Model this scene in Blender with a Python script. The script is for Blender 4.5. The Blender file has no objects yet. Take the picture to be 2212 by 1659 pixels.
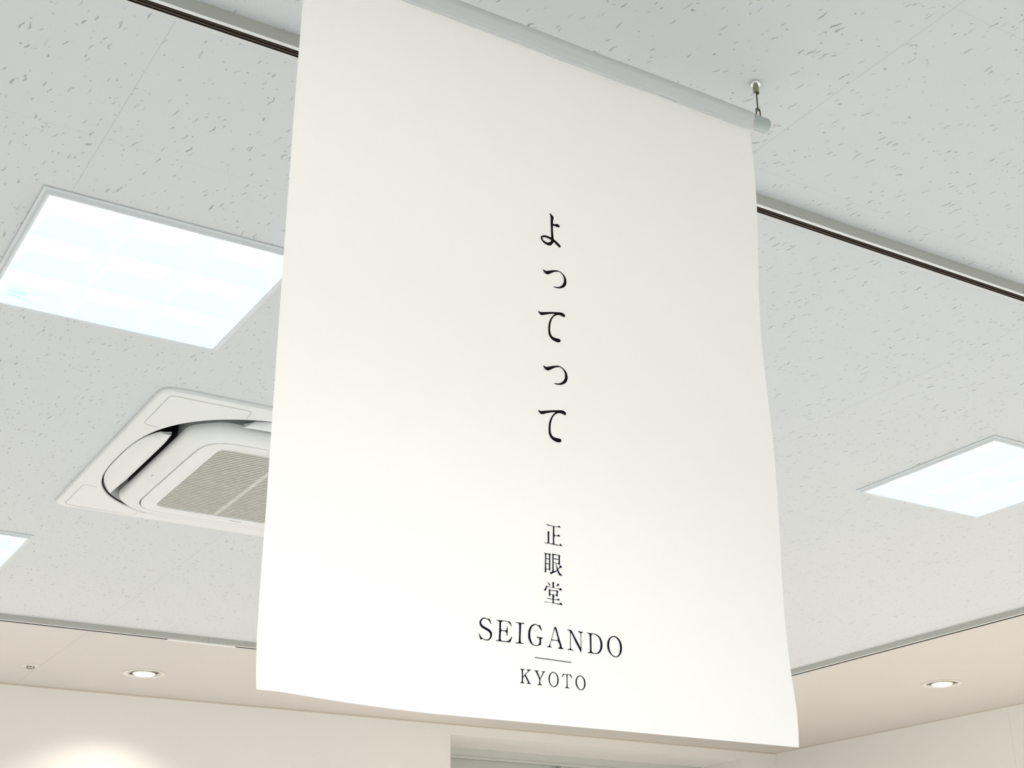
import bpy, bmesh, math, random
from mathutils import Matrix, Vector
from mathutils.geometry import tessellate_polygon

random.seed(7)
S = bpy.context.scene
COL = S.collection

# ------------------------------------------------------------------ camera
CAM_H = 1.5                      # eye height; everything below is in metres
CEIL = 2.75
cam_d = bpy.data.cameras.new('camera')
cam_d.sensor_width = 36.0
cam_d.lens = 2997.95 * 36.0 / 2212.0
cam = bpy.data.objects.new('camera', cam_d)
COL.objects.link(cam)
R0, R1, R2 = Vector((0.85272, -0.522242, -0.011449)), Vector((-0.198002, -0.343426, 0.918071)), Vector((-0.483387, -0.780591, -0.396251))
cam.matrix_world = Matrix(((R0.x, R1.x, R2.x, 0), (R0.y, R1.y, R2.y, 0), (R0.z, R1.z, R2.z, CAM_H), (0, 0, 0, 1)))
cam_d.clip_start = 0.05
S.camera = cam

# ------------------------------------------------------------------ world, view, lamp strengths
world = bpy.data.worlds.new('world')
world.use_nodes = True
bg = world.node_tree.nodes['Background']
bg.inputs[0].default_value = (0.62, 0.66, 0.60, 1)
bg.inputs[1].default_value = 0.34
S.world = world
vs = S.view_settings
S.display_settings.display_device = 'sRGB'
vs.view_transform = 'Standard'
vs.look = 'None'
vs.exposure = 0.04
vs.gamma = 1.0
vs.use_curve_mapping = False
COOL = (0.92, 0.975, 1.0)
WARM = (1.0, 0.93, 0.84)
P_LAMP = 10.3                    # each square ceiling light
P_DOWN = 168.0                    # each round downlight
P_SPOT = 205.0                   # added out-of-view spots that brighten the banner from behind
S.cycles.max_bounces = 7
S.cycles.diffuse_bounces = 4
S.cycles.glossy_bounces = 3
S.cycles.transmission_bounces = 4
S.cycles.caustics_reflective = False
S.cycles.caustics_refractive = False
for _loc, _aim, _e, _c, _a in (((-1.3, 3.3, 2.62), (0.60, 1.295, 1.97), P_SPOT, (1.0, 0.90, 0.74), 38),
                               ((4.9, 2.6, 2.62), (0.95, 1.295, 1.95), P_SPOT * 0.35, (0.97, 0.99, 1.0), 36)):
    _d = bpy.data.lights.new('added_banner_spot', 'SPOT')
    _d.energy, _d.color, _d.spot_size, _d.spot_blend, _d.shadow_soft_size = _e, _c, math.radians(_a), 1.0, 0.05
    _o = bpy.data.objects.new('added_banner_spot', _d)
    COL.objects.link(_o)
    _o.location = _loc
    _o.rotation_euler = (Vector(_aim) - Vector(_loc)).to_track_quat('-Z', 'Y').to_euler()

# ------------------------------------------------------------------ helpers
def tag(o, label=None, cat=None, group=None, kind=None):
    if label: o['label'] = label
    if cat: o['category'] = cat
    if group: o['group'] = group
    if kind: o['kind'] = kind
    return o

def thing(name, label, cat, loc=(0, 0, 0), rotz=0.0, group=None):
    o = bpy.data.objects.new(name, None)
    o.empty_display_size = 0.05
    COL.objects.link(o)
    o.location = loc
    o.rotation_euler = (0, 0, rotz)
    return tag(o, label, cat, group)

def obj(name, bm, mats, parent=None, smooth=False, recalc=True):
    if recalc:
        bmesh.ops.recalc_face_normals(bm, faces=bm.faces[:])
    me = bpy.data.meshes.new(name)
    bm.to_mesh(me)
    bm.free()
    if not isinstance(mats, (list, tuple)): mats = [mats]
    for m in mats: me.materials.append(m)
    if smooth:
        for p in me.polygons: p.use_smooth = True
        if smooth != 'all':
            me.set_sharp_from_angle(angle=math.radians(38))
    o = bpy.data.objects.new(name, me)
    COL.objects.link(o)
    if parent: o.parent = parent
    return o

def box(bm, x0, x1, y0, y1, z0, z1, mi=0):
    v = [bm.verts.new((x, y, z)) for z in (z0, z1) for y in (y0, y1) for x in (x0, x1)]
    for f in ((0, 2, 3, 1), (4, 5, 7, 6), (0, 1, 5, 4), (2, 6, 7, 3), (0, 4, 6, 2), (1, 3, 7, 5)):
        bm.faces.new([v[i] for i in f]).material_index = mi

def loft(bm, loops, closed=True, cap0=False, cap1=False, mi=0, mif=None):
    rows = [[bm.verts.new(p) for p in L] for L in loops]
    n = len(rows[0])
    for k in range(len(rows) - 1):
        for i in range(n if closed else n - 1):
            j = (i + 1) % n
            f = bm.faces.new((rows[k][i], rows[k][j], rows[k + 1][j], rows[k + 1][i]))
            f.material_index = mif(k, i) if mif else mi
    if cap0: bm.faces.new(rows[0]).material_index = mi
    if cap1: bm.faces.new(rows[-1][::-1]).material_index = mi
    return rows

def circ(r, z, n=48, cx=0, cy=0):
    return [(cx + r * math.cos(2 * math.pi * i / n), cy + r * math.sin(2 * math.pi * i / n), z) for i in range(n)]

def sq(h, z):
    return [(-h, -h, z), (h, -h, z), (h, h, z), (-h, h, z)]

def tube(bm, pts, r, n=10, cap=True, mi=0):
    pts = [Vector(p) for p in pts]
    loops = []
    up = Vector((0.31, 0.17, 0.93)).normalized()
    prev = None
    for i, p in enumerate(pts):
        t = (pts[min(i + 1, len(pts) - 1)] - pts[max(i - 1, 0)]).normalized()
        a = prev - t * prev.dot(t) if prev else up.cross(t)
        a.normalize()
        prev = a
        b = t.cross(a)
        rr = r[i] if isinstance(r, (list, tuple)) else r
        loops.append([p + a * rr * math.cos(2 * math.pi * k / n) + b * rr * math.sin(2 * math.pi * k / n) for k in range(n)])
    loft(bm, loops, cap0=cap, cap1=cap, mi=mi)

def ring_tube(bm, pts, r, n=8):
    """closed loop of wire"""
    pts = [Vector(p) for p in pts]
    m = len(pts)
    nrm = (pts[1] - pts[0]).cross(pts[m // 3] - pts[0]).normalized()
    loops = []
    for i, p in enumerate(pts):
        t = (pts[(i + 1) % m] - pts[i - 1]).normalized()
        b = t.cross(nrm).normalized()
        loops.append([p + nrm * r * math.cos(2 * math.pi * k / n) + b * r * math.sin(2 * math.pi * k / n) for k in range(n)])
    loops.append(loops[0])
    loft(bm, loops)
    bmesh.ops.remove_doubles(bm, verts=bm.verts[:], dist=1e-6)

def copy_tree(o, parent=None):
    c = o.copy()
    COL.objects.link(c)
    c.parent = parent
    for ch in list(o.children):
        copy_tree(ch, c)
    return c

# ------------------------------------------------------------------ materials
def nodes(name):
    m = bpy.data.materials.new(name)
    m.use_nodes = True
    nt = m.node_tree
    return m, nt, nt.nodes['Principled BSDF']

def plain(name, col, rough=0.5, metal=0.0, bump=0.0, scale=200.0, spec=0.5, var=0.0):
    m, nt, b = nodes(name)
    b.inputs['Base Color'].default_value = (*col, 1)
    b.inputs['Roughness'].default_value = rough
    b.inputs['Metallic'].default_value = metal
    b.inputs['Specular IOR Level'].default_value = spec
    tc = nt.nodes.new('ShaderNodeTexCoord')
    nz = nt.nodes.new('ShaderNodeTexNoise')
    nz.inputs['Scale'].default_value = scale
    nz.inputs['Detail'].default_value = 3
    nt.links.new(tc.outputs['Object'], nz.inputs['Vector'])
    if var:
        mx = nt.nodes.new('ShaderNodeMix')
        mx.data_type = 'RGBA'
        mx.inputs[6].default_value = (*[c * (1 - var) for c in col], 1)
        mx.inputs[7].default_value = (*[min(1, c * (1 + var)) for c in col], 1)
        nt.links.new(nz.outputs[0], mx.inputs[0])
        nt.links.new(mx.outputs[2], b.inputs['Base Color'])
    if bump:
        bp = nt.nodes.new('ShaderNodeBump')
        bp.inputs['Strength'].default_value = bump
        bp.inputs['Distance'].default_value = 0.002
        nt.links.new(nz.outputs[0], bp.inputs['Height'])
        nt.links.new(bp.outputs[0], b.inputs['Normal'])
    return m

def glow(name, col, strength, base=(0.9, 0.94, 0.97)):
    m, nt, b = nodes(name)
    b.inputs['Base Color'].default_value = (*base, 1)
    b.inputs['Roughness'].default_value = 0.5
    b.inputs['Emission Color'].default_value = (*col, 1)
    b.inputs['Emission Strength'].default_value = strength
    m.cycles.emission_sampling = 'NONE'      # the lamp objects carry the light
    return m

def fissured():
    """mineral-fibre ceiling board: short worm holes lying mostly one way, pin holes, fine seams"""
    m, nt, b = nodes('fissured_ceiling_board')
    N, L = nt.nodes.new, nt.links.new
    geo = N('ShaderNodeNewGeometry')
    nz = N('ShaderNodeTexNoise')
    nz.inputs['Scale'].default_value = 55
    nz.inputs['Detail'].default_value = 2
    L(geo.outputs['Position'], nz.inputs['Vector'])
    sub = N('ShaderNodeVectorMath'); sub.operation = 'SUBTRACT'
    L(nz.outputs['Color'], sub.inputs[0]); sub.inputs[1].default_value = (0.5, 0.5, 0.5)
    mul = N('ShaderNodeVectorMath'); mul.operation = 'SCALE'
    L(sub.outputs[0], mul.inputs[0]); mul.inputs['Scale'].default_value = 0.015
    add = N('ShaderNodeVectorMath'); add.operation = 'ADD'
    L(geo.outputs['Position'], add.inputs[0]); L(mul.outputs[0], add.inputs[1])

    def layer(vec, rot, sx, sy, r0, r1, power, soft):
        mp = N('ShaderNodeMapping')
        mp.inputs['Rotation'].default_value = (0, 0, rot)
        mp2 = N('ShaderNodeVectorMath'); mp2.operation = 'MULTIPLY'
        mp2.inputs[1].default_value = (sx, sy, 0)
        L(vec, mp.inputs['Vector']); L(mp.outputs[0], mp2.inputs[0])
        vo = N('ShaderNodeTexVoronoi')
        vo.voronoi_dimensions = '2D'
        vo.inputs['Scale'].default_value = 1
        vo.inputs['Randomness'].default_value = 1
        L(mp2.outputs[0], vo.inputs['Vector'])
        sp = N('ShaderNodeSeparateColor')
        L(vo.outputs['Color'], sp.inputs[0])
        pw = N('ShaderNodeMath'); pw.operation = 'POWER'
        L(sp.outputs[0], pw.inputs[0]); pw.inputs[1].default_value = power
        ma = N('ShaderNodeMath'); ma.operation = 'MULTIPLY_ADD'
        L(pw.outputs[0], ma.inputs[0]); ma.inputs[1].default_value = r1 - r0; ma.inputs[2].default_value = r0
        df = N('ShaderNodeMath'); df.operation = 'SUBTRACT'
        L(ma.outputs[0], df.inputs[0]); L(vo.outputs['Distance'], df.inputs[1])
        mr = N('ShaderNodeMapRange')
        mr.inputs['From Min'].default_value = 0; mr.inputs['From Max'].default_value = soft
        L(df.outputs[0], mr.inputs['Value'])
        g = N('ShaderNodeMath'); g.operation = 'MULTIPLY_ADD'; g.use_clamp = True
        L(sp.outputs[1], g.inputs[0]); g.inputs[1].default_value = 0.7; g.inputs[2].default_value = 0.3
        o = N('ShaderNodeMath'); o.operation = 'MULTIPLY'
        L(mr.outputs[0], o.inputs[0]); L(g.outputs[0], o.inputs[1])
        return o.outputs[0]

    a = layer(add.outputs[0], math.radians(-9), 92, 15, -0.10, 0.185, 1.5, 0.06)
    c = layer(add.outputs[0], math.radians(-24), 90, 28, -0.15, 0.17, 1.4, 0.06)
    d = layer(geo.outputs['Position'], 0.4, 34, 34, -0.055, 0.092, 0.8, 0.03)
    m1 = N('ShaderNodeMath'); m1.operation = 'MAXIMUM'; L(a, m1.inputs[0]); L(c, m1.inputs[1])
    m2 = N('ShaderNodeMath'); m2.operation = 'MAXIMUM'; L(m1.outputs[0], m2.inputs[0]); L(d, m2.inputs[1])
    # board seams
    sx = N('ShaderNodeSeparateXYZ'); L(geo.outputs['Position'], sx.inputs[0])

    def seam(out, off, period, w):
        s = N('ShaderNodeMath'); s.operation = 'ADD'; L(out, s.inputs[0]); s.inputs[1].default_value = -off + period * 50 + period / 2
        mo = N('ShaderNodeMath'); mo.operation = 'MODULO'; L(s.outputs[0], mo.inputs[0]); mo.inputs[1].default_value = period
        s2 = N('ShaderNodeMath'); s2.operation = 'SUBTRACT'; L(mo.outputs[0], s2.inputs[0]); s2.inputs[1].default_value = period / 2
        ab = N('ShaderNodeMath'); ab.operation = 'ABSOLUTE'; L(s2.outputs[0], ab.inputs[0])
        lt = N('ShaderNodeMath'); lt.operation = 'LESS_THAN'; L(ab.outputs[0], lt.inputs[0]); lt.inputs[1].default_value = w
        return lt.outputs[0]
    e = seam(sx.outputs[0], 0.4395, 0.9275, 0.0009)
    f = seam(sx.outputs[1], 1.479, 0.4638, 0.0004)
    m3 = N('ShaderNodeMath'); m3.operation = 'MAXIMUM'; L(e, m3.inputs[0]); L(f, m3.inputs[1])
    hole_shade = N('ShaderNodeMath'); hole_shade.operation = 'MULTIPLY'; L(m2.outputs[0], hole_shade.inputs[0]); hole_shade.inputs[1].default_value = 0.62
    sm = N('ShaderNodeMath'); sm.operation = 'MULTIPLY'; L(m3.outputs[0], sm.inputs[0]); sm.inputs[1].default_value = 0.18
    m4 = N('ShaderNodeMath'); m4.operation = 'MAXIMUM'; L(hole_shade.outputs[0], m4.inputs[0]); L(sm.outputs[0], m4.inputs[1])
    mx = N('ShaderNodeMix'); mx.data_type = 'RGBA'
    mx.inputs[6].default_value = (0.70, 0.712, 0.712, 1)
    mx.inputs[7].default_value = (0.16, 0.16, 0.145, 1)  # self-shade of the holes put into the colour; seams are dark joints
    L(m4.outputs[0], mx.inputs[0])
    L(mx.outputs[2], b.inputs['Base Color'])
    b.inputs['Roughness'].default_value = 0.9
    b.inputs['Specular IOR Level'].default_value = 0.2
    n2 = N('ShaderNodeTexNoise'); n2.inputs['Scale'].default_value = 420
    L(geo.outputs['Position'], n2.inputs['Vector'])
    bp = N('ShaderNodeBump'); bp.inputs['Strength'].default_value = 0.12; bp.inputs['Distance'].default_value = 0.0015
    L(n2.outputs[0], bp.inputs['Height']); L(bp.outputs[0], b.inputs['Normal'])
    return m

def cloth_mat(name, col, trans):
    m, nt, b = nodes(name)
    N, L = nt.nodes.new, nt.links.new
    b.inputs['Base Color'].default_value = (*col, 1)
    b.inputs['Roughness'].default_value = 0.85
    b.inputs['Specular IOR Level'].default_value = 0.15
    tr = N('ShaderNodeBsdfTranslucent'); tr.inputs[0].default_value = (*col, 1)
    mix = N('ShaderNodeMixShader'); mix.inputs[0].default_value = trans
    tc = N('ShaderNodeTexCoord')
    wv = N('ShaderNodeTexNoise'); wv.inputs['Scale'].default_value = 900
    L(tc.outputs['Object'], wv.inputs['Vector'])
    bp = N('ShaderNodeBump'); bp.inputs['Strength'].default_value = 0.08; bp.inputs['Distance'].default_value = 0.0005
    L(wv.outputs[0], bp.inputs['Height']); L(bp.outputs[0], b.inputs['Normal']); L(bp.outputs[0], tr.inputs['Normal'])
    L(b.outputs[0], mix.inputs[1]); L(tr.outputs[0], mix.inputs[2])
    L(mix.outputs[0], nt.nodes['Material Output'].inputs['Surface'])
    return m

def glass_mat():
    m, nt, b = nodes('window_glass')
    N, L = nt.nodes.new, nt.links.new
    b.inputs['Base Color'].default_value = (0.55, 0.56, 0.5, 1)
    b.inputs['Roughness'].default_value = 0.08
    tr = N('ShaderNodeBsdfTransparent'); tr.inputs[0].default_value = (0.8, 0.84, 0.78, 1)
    mix = N('ShaderNodeMixShader'); mix.inputs[0].default_value = 0.62
    L(b.outputs[0], mix.inputs[1]); L(tr.outputs[0], mix.inputs[2])
    L(mix.outputs[0], nt.nodes['Material Output'].inputs['Surface'])
    return m

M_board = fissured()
M_plaster = plain('perimeter_ceiling_paint', (0.70, 0.655, 0.615), 0.8, bump=0.15, scale=350, spec=0.2)
M_wall = plain('cream_wall_paint', (0.95, 0.915, 0.875), 0.75, bump=0.15, scale=300, spec=0.2)
M_floor = plain('pale_floor', (0.70, 0.715, 0.72), 0.45, scale=3, var=0.05)
M_rail = plain('rail_paint_shaded', (0.54, 0.54, 0.49), 0.4)  # shade on the side faces put into a darker colour
M_lip = plain('rail_white_lit', (0.86, 0.86, 0.82), 0.4)  # near lip brightened in its colour as if lit
M_lip2 = plain('rail_lip_dim', (0.66, 0.665, 0.655), 0.4)  # far lip greyed in its colour for weaker light
M_slot = plain('black_rail_slot', (0.012, 0.011, 0.01), 0.6)
M_cond = plain('brown_copper_conductor', (0.34, 0.27, 0.19), 0.4, metal=0.3)
M_frame = plain('white_lamp_frame_metal', (0.74, 0.77, 0.78), 0.4)
M_plate = glow('lamp_reflector_lit', (0.95, 0.985, 1.0), 0.96)
M_cell = glow('lamp_baffle_lit', (0.90, 0.97, 1.0), 0.86, (0.12, 0.14, 0.15))
M_edge = glow('lamp_baffle_edge', (0.80, 0.93, 0.97), 0.78, (0.25, 0.30, 0.32))
M_stick = glow('pale_blue_print', (0.45, 0.86, 0.95), 0.75, (0.3, 0.5, 0.6))
M_stick2 = glow('very_pale_blue_print', (0.72, 0.90, 0.93), 0.80, (0.5, 0.6, 0.65))
M_ac = plain('air_conditioner_white_plastic', (0.83, 0.835, 0.82), 0.38)
M_acgrey = plain('air_conditioner_grey_plastic', (0.33, 0.34, 0.33), 0.5)
M_acdark = plain('air_outlet_black', (0.012, 0.012, 0.012), 0.7)
M_acseam = plain('panel_joint_grey', (0.45, 0.45, 0.44), 0.6)
M_slat = plain('grille_slat_grey', (0.60, 0.60, 0.53), 0.5)
M_slatgap = plain('grille_gap', (0.10, 0.10, 0.085), 0.8)
M_cloth = cloth_mat('white_banner_cloth', (0.92, 0.925, 0.915), 0.50)
M_sleeve = cloth_mat('doubled_sleeve_cloth', (0.78, 0.785, 0.76), 0.06)
M_ink = plain('black_ink', (0.006, 0.004, 0.005), 0.7, spec=0.1)
M_navy = plain('blue_black_ink', (0.006, 0.004, 0.018), 0.7, spec=0.1)
M_line = plain('grey_ink', (0.10, 0.10, 0.13), 0.7, spec=0.1)
M_pipe = plain('pale_grey_green_pipe', (0.46, 0.515, 0.495), 0.28)
M_metal = plain('dull_nickel', (0.30, 0.30, 0.24), 0.32, metal=0.85)
M_chrome = plain('bright_chrome', (0.85, 0.86, 0.84), 0.12, metal=1.0)
M_wire = plain('dark_bronze_wire', (0.12, 0.10, 0.07), 0.35, metal=0.8)
M_trim = plain('white_trim_ring', (0.80, 0.76, 0.69), 0.45)
M_cup = plain('dark_downlight_cup', (0.07, 0.055, 0.03), 0.5)
M_brass = plain('gimbal_brass_tint', (0.62, 0.62, 0.40), 0.3, metal=0.5)
M_led = glow('lit_downlight_lens', (1.0, 0.98, 0.95), 6.0)
M_ledrim = glow('frosted_lens_rim', (1.0, 0.97, 0.98), 0.75)
M_alu = plain('window_frame_aluminium', (0.66, 0.67, 0.62), 0.4)
M_aludark = plain('window_gasket_dark', (0.10, 0.10, 0.085), 0.6)
M_glass = glass_mat()
M_joint = plain('plaster_joint', (0.60, 0.56, 0.52), 0.8)
M_wjoint = plain('wall_panel_joint', (0.87, 0.81, 0.76), 0.8)
M_corner = plain('wall_ceiling_shade_line', (0.70, 0.62, 0.53), 0.8)  # shade at the wall top put into a strip's colour

GLYPHS = {
    'H': [
        '86091,240868! 86227,240909 86417,240816 86643,240641 86761,240434! 86687,240115 86619,239762 86594,239532! 86805,239512 87078,239606 87332,239710! 87464,239619 87615,239495 87659,239397 87569,239249! 87316,239187 86989,239203 86759,239229 86584,239167! 86574,238530 86601,237986 86634,237518 86673,237254! 86930,237107 87232,236935 87533,236709 87681,236531 87696,236389 87577,236264 87443,236281 87217,236419 86916,236627 86729,236776 86614,236761! 86494,236582 86335,236355 86140,236191 85909,236100 85643,236099 85303,236174 84966,236370 84708,236661 84638,236914 84718,237101 84950,237295 85334,237430 85677,237447 85981,237413 86267,237395! 86257,237704 86257,238439 86243,239356 86263,240102 86254,240508! 86182,240691|84903,236917 85020,237041 85212,237114 85479,237135 85782,237093 86086,237051 86229,236945 86155,236778 85960,236596 85729,236494 85500,236484 85236,236556 85012,236692',
        '84862,232294! 84947,232400 85091,232327 85265,232277! 85620,232386 86154,232598 86689,232764 87046,232837 87341,232819 87694,232703 88014,232480 88272,232185 88393,231798 88396,231409 88295,231048 88078,230756 87775,230524 87416,230362 87090,230283 86736,230249 86502,230263 86400,230319! 86417,230398 86623,230396 86977,230455 87275,230560 87576,230777 87821,231064 87979,231383 88020,231728 88000,232030 87860,232328 87601,232580 87248,232682 86980,232624 86652,232509 86263,232279 85904,232044 85607,231874! 85401,231835 85169,231918 84968,232086',
        '83969,226275! 84081,226355 84245,226264 84504,226293! 85138,226461 85887,226664 86639,226823 87356,226966 87694,226938 87936,226822 88025,226669 87990,226520 87848,226422 87605,226478 87268,226535 86967,226506 86702,226395 86396,226163 86126,225853 85948,225462 85807,225047 85727,224544 85714,224058 85771,223693 85912,223417 86130,223263 86425,223212 86797,223214 87057,223207 87203,223104 87217,222935 87081,222766 86857,222713 86596,222686 86264,222745 85935,222891 85646,223148 85470,223484 85425,223885 85431,224403 85528,225014 85747,225587 86020,226035 86423,226476! 86368,226512 85880,226384 85354,226202 84905,226011 84494,225851! 84274,225917 84094,226098',
        '84562,218968! 84646,219074 84790,219002 84965,218951! 85319,219060 85853,219273 86388,219438 86745,219512 87041,219493 87393,219377 87713,219155 87971,218860 88093,218473 88095,218083 87994,217723 87778,217430 87474,217199 87115,217036 86789,216957 86435,216923 86201,216937 86100,216993! 86117,217072 86322,217071 86676,217130 86974,217235 87275,217452 87521,217738 87679,218057 87719,218402 87699,218704 87560,219002 87300,219255 86948,219356 86680,219299 86352,219183 85962,218954 85603,218719 85306,218548! 85100,218510 84868,218592 84668,218761',
        '83667,212973! 83779,213053 83943,212962 84203,212991! 84836,213159 85585,213363 86337,213521 87054,213664 87392,213636 87634,213520 87723,213367 87688,213219 87546,213120 87303,213176 86966,213233 86665,213204 86400,213093 86094,212861 85825,212551 85646,212160 85505,211745 85425,211242 85412,210756 85469,210391 85610,210115 85828,209961 86123,209911 86495,209912 86755,209905 86901,209802 86915,209633 86779,209464 86555,209411 86294,209384 85962,209444 85633,209589 85344,209846 85168,210182 85123,210584 85129,211101 85226,211712 85445,212285 85718,212734 86122,213175! 86066,213210 85578,213082 85052,212900 84603,212709 84192,212549! 83972,212616 83792,212796',
    ],
    'K': [
        '84519,198881! 84606,198873 84932,198857 85435,198814 85939,198815 86129,198822! 86273,198977! 86397,198897 86509,198803! 86494,198746! 86140,198751 85659,198739 85407,198744 84930,198758 84604,198762!',
        '85409,198788! 85661,198805! 85628,198513 85618,197962 85657,197748 85627,197568 85594,197300 85582,196861 85627,196671! 85350,196630! 85393,196833 85404,197710 85438,198484',
        '85606,197740! 85858,197724 86060,197748! 86204,197908! 86314,197803 86437,197690! 86398,197629! 86158,197637 85856,197646 85603,197630!',
        '84700,198096! 84861,198044 84998,198010! 84938,197902 84907,197416 84896,196977 84878,196778 84925,196633! 84625,196632! 84678,196771 84694,197384 84700,197822',
        '84190,196665! 84425,196635 84675,196650! 84875,196658 85125,196641 85351,196674! 85626,196649 86002,196617 86292,196627! 86416,196820! 86535,196717 86670,196606! 86642,196525! 86328,196545 85874,196522 85373,196546 84873,196582 84498,196559 84287,196565!',
        '84244,195489! 84376,195403 84454,195345! 84420,194805 84410,194108 84401,193207! 84345,193096 84265,193073 84186,193120! 84225,193621 84255,194318 84278,194901',
        '84804,195383! 84940,195461! 85057,195338! 84992,195189 84986,194653 84967,193955 84962,193468! 84884,193342! 84768,193488! 84729,193529! 84771,193627! 84810,194396 84822,194862',
        '84402,195384! 84830,195364! 84828,195270! 84399,195267!',
        '84388,194824! 84841,194772! 84839,194690! 84385,194707!',
        '84372,194196! 84826,194178! 84824,194097! 84370,194103!',
        '84358,193604! 84490,193553 84784,193582! 84808,193493! 84568,193495 84354,193454!',
        '85258,195495! 85369,195441 85476,195398! 85442,194950 85431,194251 85431,193787 85420,193392! 85255,193231! 85191,193315! 85237,193529 85275,194461 85278,195043',
        '85369,195441! 86150,195401! 86148,195319! 85366,195312!',
        '86123,195397! 86220,195458! 86391,195319! 86320,195191 86306,194722 86306,194256! 86223,194187! 86065,194339! 86113,194579 86126,195047',
        '85409,194934! 85732,194921 86163,194901! 86160,194819! 85567,194816 85407,194840!',
        '85396,194455! 85610,194415 85987,194433 86149,194421! 86145,194316! 85878,194371 85608,194357 85393,194338!',
        '84856,193281! 84934,193222 85095,193244 85258,193312! 85474,193400 85664,193472 85881,193548! 85879,193478! 85687,193348 85415,193195 85144,193055! 85047,192938! 84968,192985!',
        '85729,194339! 85837,194366! 85857,194124 85944,193881 86060,193688 86121,193488 86276,193278 86461,193140 86633,193048! 86565,193016 86430,193009 86293,192933! 86201,192990 86033,193221 85880,193501 85796,193884',
        '86319,194258! 86464,194139 86596,194029! 86540,193963! 86349,193890 86047,193721! 85981,193747! 86133,193907 86246,194062',
        '84496,192031! 84630,191985 84800,191858 84920,191725 84892,191615 84817,191584! 84770,191663 84651,191839',
        '85202,192092! 85350,192091 85497,192014! 85431,191878 85418,191684 85435,191559 85506,191462! 85184,191441! 85212,191572 85220,191871',
        '85945,192041! 86066,191940 86163,191846! 86098,191763! 85885,191692 85671,191589! 85787,191732',
        '84363,191652! 84435,191577 84494,191478! 84453,191325 84387,191147 84285,190985 84198,190921 84101,190983 84079,191086 84167,191182 84295,191368',
        '84445,191493! 84741,191489 85234,191447 85728,191427 86126,191436! 86266,191539! 86400,191429 86545,191309! 86507,191272! 86319,191237 86143,191161! 86149,191353! 85727,191384 85233,191405 84739,191426 84468,191401!',
        '84710,191241! 84832,191183 84954,191146! 84912,190982 84892,190661 84914,190559 84860,190404 84785,190363 84688,190403! 84709,190744',
        '84880,191147! 85225,191138 85721,191149! 85718,191075! 85346,191048 84878,191072!',
        '85695,191125! 85797,191223! 86003,191069! 85938,190944 85918,190686 85913,190516! 85799,190417! 85703,190532 85630,190586! 85719,190661 85750,190877 85729,191002',
        '84867,190658! 85212,190639 85707,190659! 85753,190538! 85457,190596 85210,190586 84865,190573!',
        '85112,190605! 85285,190606 85431,190540 85440,190414 85373,190236 85408,190135 85371,189983 85361,189792 85432,189674! 85159,189619! 85178,189853 85174,190169 85182,190466',
        '84412,190168! 84509,190138 85148,190124! 85395,190112 85815,190123! 85955,190267! 86173,190104! 86146,190027! 85812,190038 85146,190049 84703,190047 84470,190049!',
        '84058,189713! 84252,189664 84693,189666 85185,189654 85925,189661 86148,189678! 86277,189842! 86531,189609! 86479,189540! 86046,189560 85183,189601 84570,189619 84177,189581!',
    ],
    'S': [
        '76909,186903! 76975,186747 77068,186524 77152,186324! 77080,186280! 76960,186465 76827,186636 76641,186754 76427,186799 76214,186779 76027,186682 75907,186528 75853,186336 75905,186202 76051,186033 76290,185921 76583,185815 76902,185677 77115,185492 77220,185283 77224,185051 77137,184787 76949,184569 76709,184439 76469,184413 76231,184451 76019,184506 75887,184482 75767,184400! 75689,184580 75597,184847 75518,185092! 75584,185099! 75729,184885 75887,184706 76099,184580 76337,184525 76576,184528 76789,184621 76937,184811 76991,185002 76966,185185 76847,185357 76687,185467 76422,185564 76156,185673 75917,185785 75745,185951 75648,186149 75640,186381 75747,186626 75947,186813 76188,186899 76428,186905 76641,186860 76829,186835!',
        '77768,186852! 78335,186860 78877,186876 79284,186853 79502,186867! 79609,186726 79702,186525 79781,186311! 79699,186325! 79552,186531 79337,186718 79066,186793 78740,186790 78550,186756 78428,186659 78380,186513! 78374,185857! 78487,185776! 78730,185780 78973,185819 79083,185914 79127,186200! 79195,186232 79243,186190! 79231,185860 79214,185507 79197,185248! 79129,185217 79075,185258! 79077,185445 78998,185623 78864,185690 78675,185680 78459,185703! 78363,185552! 78331,185059 78337,184757 78408,184637 78555,184595! 78852,184604 79149,184625 79367,184742 79559,184962 79711,185165! 79792,185151! 79708,184908 79610,184687 79499,184512! 78986,184502 78447,184502 78044,184504 77749,184495! 77696,184547 77750,184604! 77938,184585 78073,184705! 78105,185266 78138,185970 78157,186557 78104,186692 77956,186768 77795,186761!',
        '80333,186888! 80767,186873 81024,186880 81333,186905! 81409,186848! 81369,186788! 81099,186779 81009,186724 80968,186587! 80931,185878 80899,185216 80900,184800! 80936,184673 81063,184611 81242,184619! 81317,184562! 81240,184521! 80730,184520 80259,184502! 80197,184560! 80248,184620! 80502,184615 80631,184727! 80664,185190 80700,185852 80712,186624! 80637,186747 80485,186791 80319,186787!',
        '83456,186952! 83542,186750 83629,186538 83689,186323! 83609,186258! 83471,186476 83319,186658 83114,186790 82908,186855 82751,186826 82541,186702 82356,186481 82221,186178 82157,185840 82156,185509 82226,185143 82374,184808 82550,184630 82755,184553 82961,184564 83171,184675 83304,184843 83347,185046 83339,185244 83277,185369 83161,185423 83006,185427! 82956,185510 83035,185552! 83319,185517 83579,185513 83787,185525! 83825,185474! 83680,185391 83574,185314! 83566,184960 83545,184627! 83376,184620 83167,184531 82933,184462 82701,184470 82395,184569 82141,184761 81967,185049 81871,185390 81878,185765 81950,186170 82098,186496 82309,186742 82571,186905 82754,186948 82936,186952 83142,186893 83297,186845 83375,186854!',
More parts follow.
